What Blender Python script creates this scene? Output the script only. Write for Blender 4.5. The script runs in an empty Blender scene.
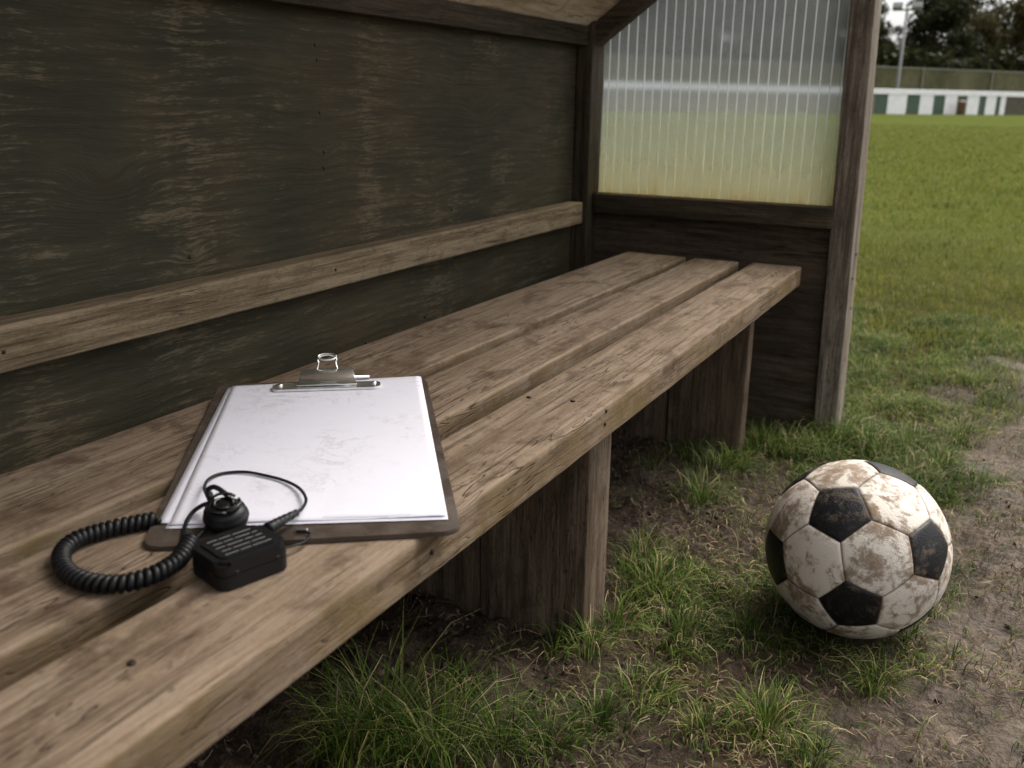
import bpy, bmesh, math, random
import numpy as np
from mathutils import Vector, Matrix
random.seed(7); rng = np.random.default_rng(7)
S = bpy.context.scene; COL = S.collection
R_ = math.radians

# ------------------------------------------------------------------ camera
CAMP = np.array([0.8223, 0.0, 0.6399]); FPX = 943.44
_y, _p, _r = R_(27.4164), R_(-16.8429), R_(0.8599)
FW = np.array([-math.sin(_y)*math.cos(_p), math.cos(_y)*math.cos(_p), math.sin(_p)])
_rt = np.array([math.cos(_y), math.sin(_y), 0.0]); _up = np.cross(_rt, FW)
RT = math.cos(_r)*_rt + math.sin(_r)*_up; UP = -math.sin(_r)*_rt + math.cos(_r)*_up
cd = bpy.data.cameras.new('camera'); cam = bpy.data.objects.new('camera', cd); COL.objects.link(cam)
cam.matrix_world = Matrix(((RT[0], UP[0], -FW[0], CAMP[0]), (RT[1], UP[1], -FW[1], CAMP[1]), (RT[2], UP[2], -FW[2], CAMP[2]), (0, 0, 0, 1)))
cd.sensor_width = 36; cd.lens = FPX*36/1024; cd.clip_start = .02; cd.clip_end = 2000
cd.dof.use_dof = True; cd.dof.focus_distance = 1.0; cd.dof.aperture_fstop = 8.5
S.camera = cam
def at(px, py, ax, val):      # where the sight line of a measured photo point meets a plane of the place
    v = FW + RT*(px-512)/FPX - UP*(py-384)/FPX
    return CAMP + v*(val-CAMP[ax])/v[ax]

# ------------------------------------------------------------------ light
SUN_EL, SUN_AZ = 56, 30       # azimuth from +Y towards +X
w = bpy.data.worlds.new('World'); S.world = w; w.use_nodes = True
nt = w.node_tree; bg = nt.nodes['Background']
sky = nt.nodes.new('ShaderNodeTexSky'); sky.sky_type = 'NISHITA'; sky.sun_disc = False
sky.sun_elevation = R_(SUN_EL); sky.sun_rotation = R_(SUN_AZ); sky.dust_density = 5; sky.air_density = 1.2
hs = nt.nodes.new('ShaderNodeHueSaturation'); hs.inputs['Saturation'].default_value = .12
nt.links.new(sky.outputs[0], hs.inputs['Color']); nt.links.new(hs.outputs[0], bg.inputs[0])
bg.inputs[1].default_value = .108
sl = bpy.data.lights.new('overcast_sun', 'SUN'); sl.energy = 1.15; sl.angle = R_(32); sl.color = (1, .91, .78)
so = bpy.data.objects.new('overcast_sun', sl); COL.objects.link(so)
sd = Vector((math.sin(R_(SUN_AZ))*math.cos(R_(SUN_EL)), math.cos(R_(SUN_AZ))*math.cos(R_(SUN_EL)), math.sin(R_(SUN_EL))))
so.rotation_euler = sd.to_track_quat('Z', 'Y').to_euler(); so.location = (3, 2, 5)
S.view_settings.view_transform = 'Standard'; S.view_settings.look = 'None'
S.view_settings.exposure = 1.32; S.view_settings.gamma = 1
S.render.engine = 'CYCLES'

# ------------------------------------------------------------------ numpy noise
def _hash(ix, iy, s):
    h = (ix.astype(np.int64)*374761393 + iy.astype(np.int64)*668265263 + s*1442695041) & 0xffffffff
    h = ((h ^ (h >> 13))*1274126177) & 0xffffffff
    return ((h ^ (h >> 16)) & 0xffff)/65535.0
def vn(x, y, s=0):
    x = np.asarray(x, float); y = np.asarray(y, float)
    ix = np.floor(x); iy = np.floor(y); fx = x-ix; fy = y-iy
    fx = fx*fx*(3-2*fx); fy = fy*fy*(3-2*fy)
    a = _hash(ix, iy, s); b = _hash(ix+1, iy, s); c = _hash(ix, iy+1, s); d = _hash(ix+1, iy+1, s)
    return (a*(1-fx)+b*fx)*(1-fy) + (c*(1-fx)+d*fx)*fy
def fbm(x, y, s=0, o=4):
    t = 0; a = .5; n = 0
    for k in range(o):
        t = t + a*vn(x*2**k, y*2**k, s+k*17); n += a; a *= .5
    return t/n
def sstep(a, b, x): t = np.clip((np.asarray(x, float)-a)/(b-a), 0, 1); return t*t*(3-2*t)

# ------------------------------------------------------------------ node helper
class NT:
    def __init__(s, name):
        s.m = bpy.data.materials.new(name); s.m.use_nodes = True; s.t = s.m.node_tree
        s.b = s.t.nodes['Principled BSDF']; s.out = s.t.nodes['Material Output']
    def n(s, typ, **k):
        nd = s.t.nodes.new('ShaderNode'+typ)
        for a, v in k.items(): setattr(nd, a, v)
        return nd
    def put(s, sock, v):
        if isinstance(v, bpy.types.NodeSocket): s.t.links.new(v, sock)
        elif v is not None: sock.default_value = v
    def coord(s, kind='Object', rnd=True, off=(0, 0, 0)):
        tc = s.n('TexCoord').outputs[kind]
        if rnd:
            oi = s.n('ObjectInfo').outputs['Random']; sc = s.n('VectorMath', operation='SCALE')
            s.put(sc.inputs[0], (13.1, 17.7, 11.3)); s.put(sc.inputs['Scale'], oi)
            ad = s.n('VectorMath', operation='ADD'); s.put(ad.inputs[0], tc); s.put(ad.inputs[1], sc.outputs[0]); tc = ad.outputs[0]
        return tc
    def mapp(s, v, sc=(1, 1, 1), loc=(0, 0, 0)):
        m = s.n('Mapping'); s.put(m.inputs['Vector'], v); m.inputs['Scale'].default_value = sc; m.inputs['Location'].default_value = loc
        return m.outputs[0]
    def noise(s, v, scale, detail=4, rough=.55, dist=0):
        q = s.n('TexNoise'); s.put(q.inputs['Vector'], v); q.inputs['Scale'].default_value = scale
        q.inputs['Detail'].default_value = detail; q.inputs['Roughness'].default_value = rough; q.inputs['Distortion'].default_value = dist
        return q.outputs['Fac']
    def ramp(s, v, stops):
        r = s.n('ValToRGB'); s.put(r.inputs[0], v); e = r.color_ramp.elements
        while len(e) < len(stops): e.new(.5)
        for el, (p, c) in zip(e, stops):
            el.position = p; el.color = (c, c, c, 1) if isinstance(c, (int, float)) else (*c, 1)
        return r.outputs['Color']
    def mix(s, f, a, b, mode='MIX'):
        m = s.n('Mix', data_type='RGBA', blend_type=mode); m.clamp_factor = True
        s.put(m.inputs[0], f)
        for sk, v in ((m.inputs[6], a), (m.inputs[7], b)):
            s.put(sk, (*v, 1) if isinstance(v, tuple) and len(v) == 3 else v)
        return m.outputs[2]
    def math(s, op, a, b=None, c=None, clamp=False):
        m = s.n('Math', operation=op); m.use_clamp = clamp
        s.put(m.inputs[0], a)
        if b is not None: s.put(m.inputs[1], b)
        if c is not None: s.put(m.inputs[2], c)
        return m.outputs[0]
    def attr(s, name): return s.n('Attribute', attribute_name=name).outputs['Fac']
    def bump(s, h, dist, strength=1, nrm=None):
        b = s.n('Bump'); s.put(b.inputs['Height'], h); b.inputs['Distance'].default_value = dist; b.inputs['Strength'].default_value = strength
        if nrm is not None: s.put(b.inputs['Normal'], nrm)
        return b.outputs[0]
    def done(s, col=None, rough=None, nrm=None, **k):
        if col is not None: s.put(s.b.inputs['Base Color'], (*col, 1) if isinstance(col, tuple) and len(col) == 3 else col)
        if rough is not None: s.put(s.b.inputs['Roughness'], rough)
        if nrm is not None: s.put(s.b.inputs['Normal'], nrm)
        for a, v in k.items(): s.put(s.b.inputs[a], v)
        return s.m

def m_plain(name, col, rough=.5, metal=0, bscale=0, bdist=0, var=.15, **k):
    t = NT(name); v = t.coord()
    n1 = t.noise(v, 60 if not bscale else bscale, 4)
    c = t.mix(t.ramp(n1, [(.3, 0), (.7, 1)]), tuple(x*(1-var) for x in col), tuple(min(1, x*(1+var)) for x in col))
    nr = t.bump(n1, bdist) if bdist else None
    return t.done(c, rough, nr, Metallic=metal, **k)

def m_wood(name, axis, dark, mid, light, stain=.5, algae=None, crack=.8, bdist=.0012, fine=1.0, spec=.08, blot=None):
    """weathered timber, fibres along one axis"""
    t = NT(name); v = t.coord()
    def st(a, b):
        sc = [b, b, b]; sc[axis] = a; return tuple(sc)
    g0 = t.noise(t.mapp(v, st(.6, 9)), 2.0, 4, .6, .6)                 # broad bands
    g1 = t.noise(t.mapp(v, st(1.2, 26*fine)), 4.0, 5, .65, .35)           # grain
    g2 = t.noise(t.mapp(v, st(2.2, 60*fine)), 6.0, 4, .75)                 # fibres
    ck = t.noise(t.mapp(v, st(2.6, 34*fine)), 3.1, 2, .5, .9)
    cracks = t.ramp(t.math('ABSOLUTE', t.math('SUBTRACT', ck, .5)), [(0, 1), (.012, .25), (.03, 0)])
    cm = t.ramp(t.noise(t.mapp(v, st(.8, 3)), 5, 3), [(.45, 0), (.62, 1)])
    cracks = t.math('MULTIPLY', t.math('MULTIPLY', cracks, cm), crack)
    g3 = t.noise(t.mapp(v, st(1.2, 5)), 120, 4, .75, .3)
    f = t.math('ADD', t.math('MULTIPLY', g1, .42), t.math('ADD', t.math('MULTIPLY', g2, .30), t.math('ADD', t.math('MULTIPLY', g0, .26), t.math('MULTIPLY', g3, .22))))
    dl = t.noise(t.mapp(v, st(2.0, 70*fine)), 3.3, 3, .6, .4); dlm = t.ramp(dl, [(.35, .55), (.41, 0)])
    c = t.ramp(f, [(.45, dark), (.57, mid), (.69, light)])
    c = t.mix(dlm, c, tuple(x*.5 for x in dark))
    bl = t.noise(t.mapp(v, st(2.4, 4.2)), 5.5, 7, .68, .4)
    blm = t.ramp(bl, [(.52, 0), (.60, .5), (.72, 1)])
    c = t.mix(t.math('MULTIPLY', blm, stain), c, blot or tuple(x*.42 for x in mid))
    sp = t.ramp(t.noise(t.mapp(v, st(1.2, 1.6)), 55, 2, .5), [(.66, 0), (.72, 1)])
    c = t.mix(t.math('MULTIPLY', sp, .5*stain), c, tuple(x*.25 for x in mid))
    if algae:
        al = t.ramp(t.noise(v, 14, 5, .6), [(.38, 0), (.66, 1)])
        sx = t.n('SeparateXYZ'); t.put(sx.inputs[0], t.n('TexCoord').outputs['Normal'])
        face = t.ramp(sx.outputs[algae[1]], [(.55, .12), (.9, .9)])
        c = t.mix(t.math('MULTIPLY', al, face), c, algae[0])
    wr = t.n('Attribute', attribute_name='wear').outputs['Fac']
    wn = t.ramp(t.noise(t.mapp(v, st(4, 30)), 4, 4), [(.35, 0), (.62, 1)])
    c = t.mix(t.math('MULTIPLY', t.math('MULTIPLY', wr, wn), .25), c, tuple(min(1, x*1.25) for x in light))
    c = t.mix(cracks, c, tuple(x*.18 for x in dark))
    h = t.math('SUBTRACT', f, t.math('ADD', t.math('MULTIPLY', cracks, .9), t.math('MULTIPLY', dlm, .18)))
    return t.done(c, t.ramp(f, [(.3, .85), (.8, .7)]), t.bump(h, bdist), **{'Specular IOR Level': spec})

# ------------------------------------------------------------------ object helpers
def props(o, label=None, cat=None, group=None, kind=None):
    if label: o['label'] = label
    if cat: o['category'] = cat
    if group: o['group'] = group
    if kind: o['kind'] = kind
    return o
def thing(name, label, cat, loc=(0, 0, 0), group=None):
    o = bpy.data.objects.new(name, None); COL.objects.link(o); o.location = loc; o.empty_display_size = .05
    return props(o, label, cat, group)
def wloc(o):
    v = Vector(o.location)
    while o.parent: o = o.parent; v += Vector(o.location)
    return v
def link_mesh(name, me, mat, parent=None, smooth=True, origin=None):
    """mesh given in world coordinates; origin moved to the parent's place"""
    o = bpy.data.objects.new(name, me); COL.objects.link(o)
    base = wloc(parent) if parent else Vector(origin or (0, 0, 0))
    me.transform(Matrix.Translation(-base))
    if parent: o.parent = parent
    else: o.location = base
    for m in (mat if isinstance(mat, (list, tuple)) else [mat]): me.materials.append(m)
    me.polygons.foreach_set('use_smooth', [smooth]*len(me.polygons)); me.update()
    return o
def bm_obj(name, bm, mat, parent=None, smooth=False, origin=None):
    me = bpy.data.meshes.new(name); bmesh.ops.recalc_face_normals(bm, faces=bm.faces); bm.to_mesh(me); bm.free()
    o = link_mesh(name, me, mat, parent, smooth, origin)
    return o
def np_mesh(name, verts, faces, smooth=True):
    """verts (N,3), faces (M,k) fixed size k"""
    me = bpy.data.meshes.new(name); verts = np.asarray(verts, np.float32); faces = np.asarray(faces, np.int32)
    k = faces.shape[1]
    me.vertices.add(len(verts)); me.vertices.foreach_set('co', verts.ravel())
    me.loops.add(faces.size); me.loops.foreach_set('vertex_index', faces.ravel())
    me.polygons.add(len(faces)); me.polygons.foreach_set('loop_start', np.arange(0, faces.size, k, dtype=np.int32))
    me.polygons.foreach_set('loop_total', np.full(len(faces), k, np.int32))
    me.update(calc_edges=True); me.validate()
    return me
def box_bm(lo, hi, bev=.002, seg=2, bm=None, M=None):
    bm2 = bmesh.new(); bmesh.ops.create_cube(bm2, size=1)
    lo = Vector(lo); hi = Vector(hi); c = (lo+hi)/2; s = hi-lo
    for v in bm2.verts: v.co = Vector((v.co.x*s.x, v.co.y*s.y, v.co.z*s.z)) + c
    if bev: bmesh.ops.bevel(bm2, geom=bm2.edges[:], offset=bev, segments=seg, affect='EDGES', profile=.6)
    if M is not None: bm2.transform(M)
    if bm is None: return bm2
    me = bpy.data.meshes.new('t'); bm2.to_mesh(me); bm2.free(); bm.from_mesh(me); bpy.data.meshes.remove(me); return bm
def timber(name, a, b, wdt, hgt, mat, parent, wdir=(1, 0, 0), bev=.004, n=None, rough=.0008, seed=0, label=None, endc=1):
    """a sawn timber from a to b (axis), swept rounded rectangle with slightly uneven faces; wear attribute on its arrises"""
    a = np.array(a, float); b = np.array(b, float); L = np.linalg.norm(b-a); d = (b-a)/L
    wd = np.array(wdir, float); wd -= d*(wd@d); wd /= np.linalg.norm(wd); hd = np.cross(d, wd)
    n = n or max(4, int(L/.02))
    P = []; W = []
    K = 6
    def edge(p, q, m):
        return [(p[0]+(q[0]-p[0])*i/m, p[1]+(q[1]-p[1])*i/m) for i in range(1, m)]
    hw, hh = wdt/2, hgt/2; cs = [(hw-bev, hh-bev, 0), (-hw+bev, hh-bev, 90), (-hw+bev, -hh+bev, 180), (hw-bev, -hh+bev, 270)]
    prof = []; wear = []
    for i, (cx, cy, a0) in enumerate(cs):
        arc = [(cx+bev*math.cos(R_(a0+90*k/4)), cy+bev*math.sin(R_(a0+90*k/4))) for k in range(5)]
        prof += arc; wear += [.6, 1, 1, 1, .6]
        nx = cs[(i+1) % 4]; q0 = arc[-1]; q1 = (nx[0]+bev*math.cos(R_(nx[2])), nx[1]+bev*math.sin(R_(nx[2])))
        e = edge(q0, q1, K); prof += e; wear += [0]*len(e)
    prof = np.array(prof); wear = np.array(wear); m = len(prof)
    ts = np.linspace(0, 1, n+1)
    V = []; WA = []
    for j, tt in enumerate(ts):
        s = 1.0
        off = (vn(prof[:, 0]*40+seed, np.full(m, tt*L*5)+prof[:, 1]*40, seed)-.5)*.8*rough*(1+.6*wear)
        off += (vn(prof[:, 0]*200+seed, np.full(m, tt*L*30)+prof[:, 1]*200, seed+5)-.5)*rough*(.15+.7*wear)
        rr = np.linalg.norm(prof, axis=1, keepdims=True); pp = prof*(1+off[:, None]/np.maximum(rr, .01))
        bow = (vn(tt*L*1.5, 3.3, seed+9)-.5)*rough*2
        V.append(a+d*L*tt + pp[:, :1]*wd + (pp[:, 1:]+bow)*hd); WA.append(wear)
    # end caps slightly pulled in
    for j, sgn in ((0, -1), (n, 1)):
        inner = V[j] - 0; cc = V[j].mean(0)
        V.append(cc + (inner-cc)*(1-bev*.8/max(hw, hh)) + d*sgn*bev*.5); WA.append(wear*.6)
    V = np.concatenate(V); WA = np.concatenate(WA)
    F = []
    for j in range(n):
        for i in range(m):
            i2 = (i+1) % m; F.append((j*m+i, j*m+i2, (j+1)*m+i2, (j+1)*m+i))
    c0 = (n+1)*m; c1 = (n+2)*m
    for i in range(m):
        i2 = (i+1) % m; F.append((c0+i, c0+i2, i2, i)); F.append((n*m+i, n*m+i2, c1+i2, c1+i))
    me = bpy.data.meshes.new(name); me.from_pydata(V.tolist(), [], [tuple(f) for f in F]+[tuple(c0+i for i in range(m))[::-1], tuple(c1+i for i in range(m))])
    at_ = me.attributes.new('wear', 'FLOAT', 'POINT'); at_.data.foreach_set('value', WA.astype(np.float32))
    bm = bmesh.new(); bm.from_mesh(me); bmesh.ops.recalc_face_normals(bm, faces=bm.faces); bm.to_mesh(me); bm.free()
    o = link_mesh(name, me, mat, parent, True)
    if label: o['label'] = label
    return o
def spline(pts, n):
    """Catmull-Rom through pts"""
    P = np.array(pts, float); P = np.vstack([2*P[0]-P[1], P, 2*P[-1]-P[-2]]); out = []
    for i in range(1, len(P)-2):
        for k in range(n):
            t = k/n; a, b, c, d = P[i-1:i+3]
            out.append(.5*((2*b)+(c-a)*t+(2*a-5*b+4*c-d)*t*t+(3*b-a-3*c+d)*t**3))
    out.append(P[-2]); return np.array(out)
def tube_data(path, r, m=8, cap=True):
    path = np.asarray(path, float); n = len(path); rr = np.full(n, r) if np.isscalar(r) else np.asarray(r)
    T = np.gradient(path, axis=0); T /= np.linalg.norm(T, axis=1, keepdims=True)
    u = np.cross(T[0], [0, 0, 1.0]); 
    if np.linalg.norm(u) < 1e-3: u = np.cross(T[0], [1.0, 0, 0])
    u /= np.linalg.norm(u); V = []
    for i in range(n):
        u = u - T[i]*(u@T[i]); u /= np.linalg.norm(u); v = np.cross(T[i], u)
        a = np.arange(m)*2*math.pi/m
        V.append(path[i] + rr[i]*(np.cos(a)[:, None]*u + np.sin(a)[:, None]*v))
    V = np.concatenate(V); F = [(j*m+i, j*m+(i+1) % m, (j+1)*m+(i+1) % m, (j+1)*m+i) for j in range(n-1) for i in range(m)]
    if cap: F += [tuple(range(m))[::-1], tuple((n-1)*m+i for i in range(m))]
    return V.tolist(), F
def tube(name, path, r, mat, parent, m=8, smooth=True):
    V, F = tube_data(path, r, m); me = bpy.data.meshes.new(name); me.from_pydata(V, [], F); me.update()
    return link_mesh(name, me, mat, parent, smooth)
def lathe_bm(prof, c, seg=32, M=None, bm=None):
    bm = bm or bmesh.new(); rings = []; c = Vector(c)
    for r, z in prof:
        ring = []
        for k in range(seg):
            a = 2*math.pi*k/seg; p = Vector((r*math.cos(a), r*math.sin(a), z))
            if M is not None: p = M @ p
            ring.append(bm.verts.new(p+c))
        rings.append(ring)
    for j in range(len(rings)-1):
        for k in range(seg): bm.faces.new((rings[j][k], rings[j][(k+1) % seg], rings[j+1][(k+1) % seg], rings[j+1][k]))
    bm.faces.new(rings[0][::-1]); bm.faces.new(rings[-1]); return bm

# ------------------------------------------------------------------ ground
H = .3434
def soilmask(x, y):
    """1 = bare soil or mud, 0 = turf"""
    x = np.asarray(x, float); y = np.asarray(y, float)
    nz = fbm(x*9, y*9, 3, 4)-.5; nb = fbm(x*2.3, y*2.3, 8, 3)-.5
    under = 1-sstep(.40, .50, x+nz*.22)                                    # under the bench
    under = under*(1-sstep(1.9, 2.0, y))*(x > -.3)
    edge = .715 + .09*sstep(1.0, 1.7, y) - .11*(1-sstep(.85, 1.1, y))
    path = sstep(-.10, .13, x-edge+nz*.42)*(1-sstep(2.2, 3.1, y+nz*1.0+nb*.8-(x-.9)*.9))
    path = path*(1-sstep(3.5, 5.0, x+nb*2))
    patch = np.exp(-(((x-.76)/.10)**2+((y-2.32)/.13)**2))*1.1+nz
    patch = sstep(.45, .75, patch)
    thin = sstep(.50, .66, fbm(x*6+5, y*6, 31, 3))*(1-sstep(1.5, 1.9, y))*.9    # worn ground between bench and path
    low = 1-sstep(.9, 1.15, y+nb*.3)
    thin2 = low*sstep(.34, .56, fbm(x*8, y*8, 77, 3))*.93
    return np.clip(np.maximum.reduce([under, path, patch*.9, thin, thin2]), 0, 1)
def gheight(x, y):
    m = soilmask(x, y)
    dist = np.hypot(x-.8, y-1)
    fade = 1-sstep(3, 9, dist)
    clod = (fbm(x*26, y*26, 12, 4)-.5)*.040 + (np.abs(fbm(x*55, y*55, 40, 3)-.5))*.020
    turf = (fbm(x*7, y*7, 22, 3)-.5)*.024
    under = (1-sstep(.40, .5, x))*(x > -.3)*(y < 2)
    tread = (fbm(x*11, y*11, 52, 3)-.5)*.026 + np.abs(fbm(x*38, y*60, 61, 4)-.5)*.030
    z = (m*((clod)*under + tread*(1-under)*.9) + (1-m)*turf)*fade
    ball = np.exp(-(((x-.713)/.05)**2+((y-1.15)/.05)**2))
    return z*(1-ball) - .003*ball - .004
def axis_pts(lo, hi, step, far):
    c = list(np.arange(lo, hi, step)); s = step; x = hi
    while x < far: c.append(x); s *= 1.16; x += s
    s = step; x = lo-step
    while x > -far: c.insert(0, x); s *= 1.16; x -= s
    return np.array(c)
gx = axis_pts(-.05, 1.5, .007, 900); gy = axis_pts(.25, 2.7, .0075, 900)
GX, GY = np.meshgrid(gx, gy); GZ = gheight(GX, GY)
nx, ny = len(gx), len(gy)
ii = np.arange(nx*ny).reshape(ny, nx)
F = np.stack([ii[:-1, :-1], ii[:-1, 1:], ii[1:, 1:], ii[1:, :-1]], -1).reshape(-1, 4)
me = np_mesh('ground', np.stack([GX, GY, GZ], -1).reshape(-1, 3), F)
a_ = me.attributes.new('soil', 'FLOAT', 'POINT'); a_.data.foreach_set('value', soilmask(GX, GY).ravel().astype(np.float32))
t = NT('ground_soil_and_turf'); v = t.coord(rnd=False)
sm = t.attr('soil')
n1 = t.noise(v, 22, 6, .65); n2 = t.noise(v, 140, 5, .7); n3 = t.noise(v, 5, 4)
soil = t.ramp(t.math('ADD', t.math('MULTIPLY', n1, .5), t.math('MULTIPLY', n2, .5)), [(.36, (.014, .009, .006)), (.52, (.050, .032, .021)), (.66, (.11, .074, .049))])
sx = t.n('SeparateXYZ'); t.put(sx.inputs[0], v)
pathm = t.ramp(t.math('ADD', sx.outputs[0], t.math('MULTIPLY', n3, .15)), [(.74, 0), (.98, 1)])   # the trodden path is paler clay
clay = t.ramp(t.math('ADD', t.math('MULTIPLY', n1, .5), t.math('MULTIPLY', n2, .5)), [(.36, (.042, .031, .023)), (.51, (.130, .100, .076)), (.66, (.235, .188, .148))])
soil = t.mix(pathm, soil, clay)
turf = t.ramp(t.math('ADD', t.math('MULTIPLY', t.noise(v, 30, 5, .7), .5), t.math('MULTIPLY', t.noise(v, 1.1, 5, .6), .5)), [(.36, (.024, .020, .011)), (.5, (.052, .042, .022)), (.64, (.095, .078, .042))])
far = t.ramp(t.noise(t.mapp(v, (.05, .16, 1)), 1.0, 4), [(.35, (.070, .088, .022)), (.65, (.090, .108, .027))])
fw = t.ramp(t.math('DIVIDE', sx.outputs[1], 20.0), [(.10, 0), (.30, .9)])
turf = t.mix(fw, turf, far)
c = t.mix(sm, turf, soil)
hh = t.math('ADD', t.math('MULTIPLY', n1, 1.0), t.math('MULTIPLY', n2, .45))
gm = t.done(c, t.ramp(n1, [(.38, .38), (.58, .85)]), t.bump(hh, .014), **{'Specular IOR Level': t.math('MULTIPLY', sm, .22)})
g = link_mesh('ground', me, gm); props(g, kind='structure')

# ------------------------------------------------------------------ grass
def blade_mesh(name, bx, by, bz, hgt, wid, ang, lean, rows=4, jitter=None):
    N = len(bx); T = np.linspace(0, 1, rows)
    dirx, diry = np.cos(ang), np.sin(ang); px_, py_ = -diry, dirx
    tw = rng.uniform(-.7, .7, N)
    V = np.zeros((N, rows, 2, 3), np.float32)
    for k, tt in enumerate(T):
        curve = lean*tt**1.8
        hz = hgt*np.sin(np.clip(curve, 0, 2.6))*.85*tt + hgt*.05*tt
        vz = hgt*tt*np.cos(np.clip(curve*.75, 0, 1.75))
        cx = bx+dirx*hz; cy = by+diry*hz; cz = bz+vz
        wk = wid*(1-tt**1.6)*.5 + wid*.03
        sx_ = px_*np.cos(tw*tt)+dirx*np.sin(tw*tt); sy_ = py_*np.cos(tw*tt)+diry*np.sin(tw*tt)
        V[:, k, 0] = np.stack([cx-sx_*wk, cy-sy_*wk, cz], -1); V[:, k, 1] = np.stack([cx+sx_*wk, cy+sy_*wk, cz+wk*.25], -1)
    base = (np.arange(N)*rows*2)[:, None]
    F = np.concatenate([base+np.array([[2*k, 2*k+1, 2*k+3, 2*k+2]]) for k in range(rows-1)], 0)
    return np_mesh(name, V.reshape(-1, 3), F)
def m_grass(name, stops, clump=5, spec=.07):
    t = NT(name); r = t.n('NewGeometry').outputs['Random Per Island']
    c = t.ramp(r, stops)
    nz = t.noise(t.n('TexCoord').outputs['Object'], clump, 4, .6)
    c = t.mix(1.0, c, t.ramp(nz, [(.38, (.62, .66, .62)), (.50, (1, 1, 1)), (.62, (1.0, .98, .86))]), 'MULTIPLY')
    t.b.inputs['Roughness'].default_value = .5; t.b.inputs['Specular IOR Level'].default_value = spec
    t.put(t.b.inputs['Base Color'], c)
    tl = t.n('BsdfTranslucent'); t.put(tl.inputs[0], c); ms = t.n('MixShader'); ms.inputs[0].default_value = .3
    t.t.links.new(t.b.outputs[0], ms.inputs[1]); t.t.links.new(tl.outputs[0], ms.inputs[2]); t.t.links.new(ms.outputs[0], t.out.inputs[0])
    return t.m
MG = m_grass('grass_blades', [(0, (.024, .050, .010)), (.30, (.055, .098, .018)), (.66, (.110, .165, .032)), (.84, (.19, .235, .055)), (.89, (.30, .25, .13)), (1, (.46, .38, .23))])
MGF = m_grass('grass_blades_field', [(0, (.088, .110, .020)), (.5, (.165, .182, .034)), (.88, (.23, .225, .05)), (1, (.32, .27, .12))], 3, .04)
MS = m_grass('dead_straw', [(0, (.05, .034, .022)), (.5, (.13, .095, .060)), (.9, (.26, .20, .13)), (1, (.36, .29, .2))])
bxs, bys, hs_, ws_, an, le = [], [], [], [], [], []
def addb(x, y, h, wd, a, l):
    bxs.append(x); bys.append(y); hs_.append(h); ws_.append(wd); an.append(a); le.append(l)
def tuft(x, y, rad, n, h, lean=1.0, wd=.0016):
    n = int(n*.8); a = rng.random(n)*2*math.pi; r = rad*.95*rng.random(n)**.8
    lf = rng.uniform(.25, 1.0, n)
    addb(x+r*np.cos(a), y+r*np.sin(a), h*1.3*rng.uniform(.45, 1.1, n), wd*rng.uniform(.6, 1.25, n), a+rng.normal(0, .55, n), .35+2.1*lf*(.4+.6*r/rad))
def G(px, py): p = at(px, py, 2, 0); return p[0], p[1]
for (px, py, rad, n, h) in [(385, 745, .045, 260, .105), (440, 758, .040, 230, .092), (345, 765, .03, 100, .095), (500, 745, .035, 150, .060), (545, 752, .03, 120, .05),
    (590, 655, .025, 110, .050), (615, 630, .03, 110, .045), (555, 650, .018, 45, .05), (765, 735, .045, 260, .045), (875, 690, .022, 110, .042), (655, 590, .05, 240, .042), (700, 500, .05, 240, .045),
    (640, 560, .04, 150, .042), (680, 640, .05, 200, .038), (760, 445, .06, 260, .05), (790, 452, .05, 260, .055), (840, 440, .05, 330, .06), (870, 450, .05, 300, .055), (905, 445, .05, 260, .045), (940, 462, .04, 160, .04),
    (820, 455, .05, 220, .05), (690, 455, .04, 90, .045), (720, 470, .05, 200, .045), (960, 440, .05, 180, .04), (740, 640, .04, 120, .035), (640, 700, .04, 140, .035), (600, 730, .04, 120, .04),
    (700, 740, .03, 90, .03), (810, 765, .03, 120, .04), (950, 660, .012, 20, .025), (985, 520, .02, 30, .02), (650, 470, .03, 30, .05), (905, 640, .03, 80, .026), (930, 615, .02, 40, .025), (470, 690, .015, 18, .06)]:
    x, y = G(px, py); tuft(x, y, rad, n, h)
# carpet in the near area
n = 260000; X = rng.uniform(.30, 2.6, n); Y = rng.uniform(.1, 3.2, n)
pr = (1-soilmask(X, Y))**1.3; cl = fbm(X*14, Y*14, 91, 3); pr = pr*sstep(.20, .55, cl)*.95+.025
k = rng.random(n) < pr; X, Y, cl = X[k], Y[k], cl[k]; n = len(X)
addb(X, Y, (.014+.034*cl**1.5)*rng.uniform(.5, 1.7, n), .0013*rng.uniform(.6, 1.4, n), rng.random(n)*6.283, rng.uniform(.9, 2.9, n))
BX, BY, BH, BW, BA, BL = [np.concatenate([np.atleast_1d(q) for q in z]) for z in (bxs, bys, hs_, ws_, an, le)]
k = np.hypot(BX-.713, BY-1.15) > .045; BX, BY, BH, BW, BA, BL = [q[k] for q in (BX, BY, BH, BW, BA, BL)]
o = link_mesh('grass', blade_mesh('grass', BX, BY, gheight(BX, BY)-.001, BH, BW, BA, BL, 5), MG)
props(o, 'straggly green tufts of grass around the bench legs and the ball', 'grass', kind='stuff')
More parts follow.
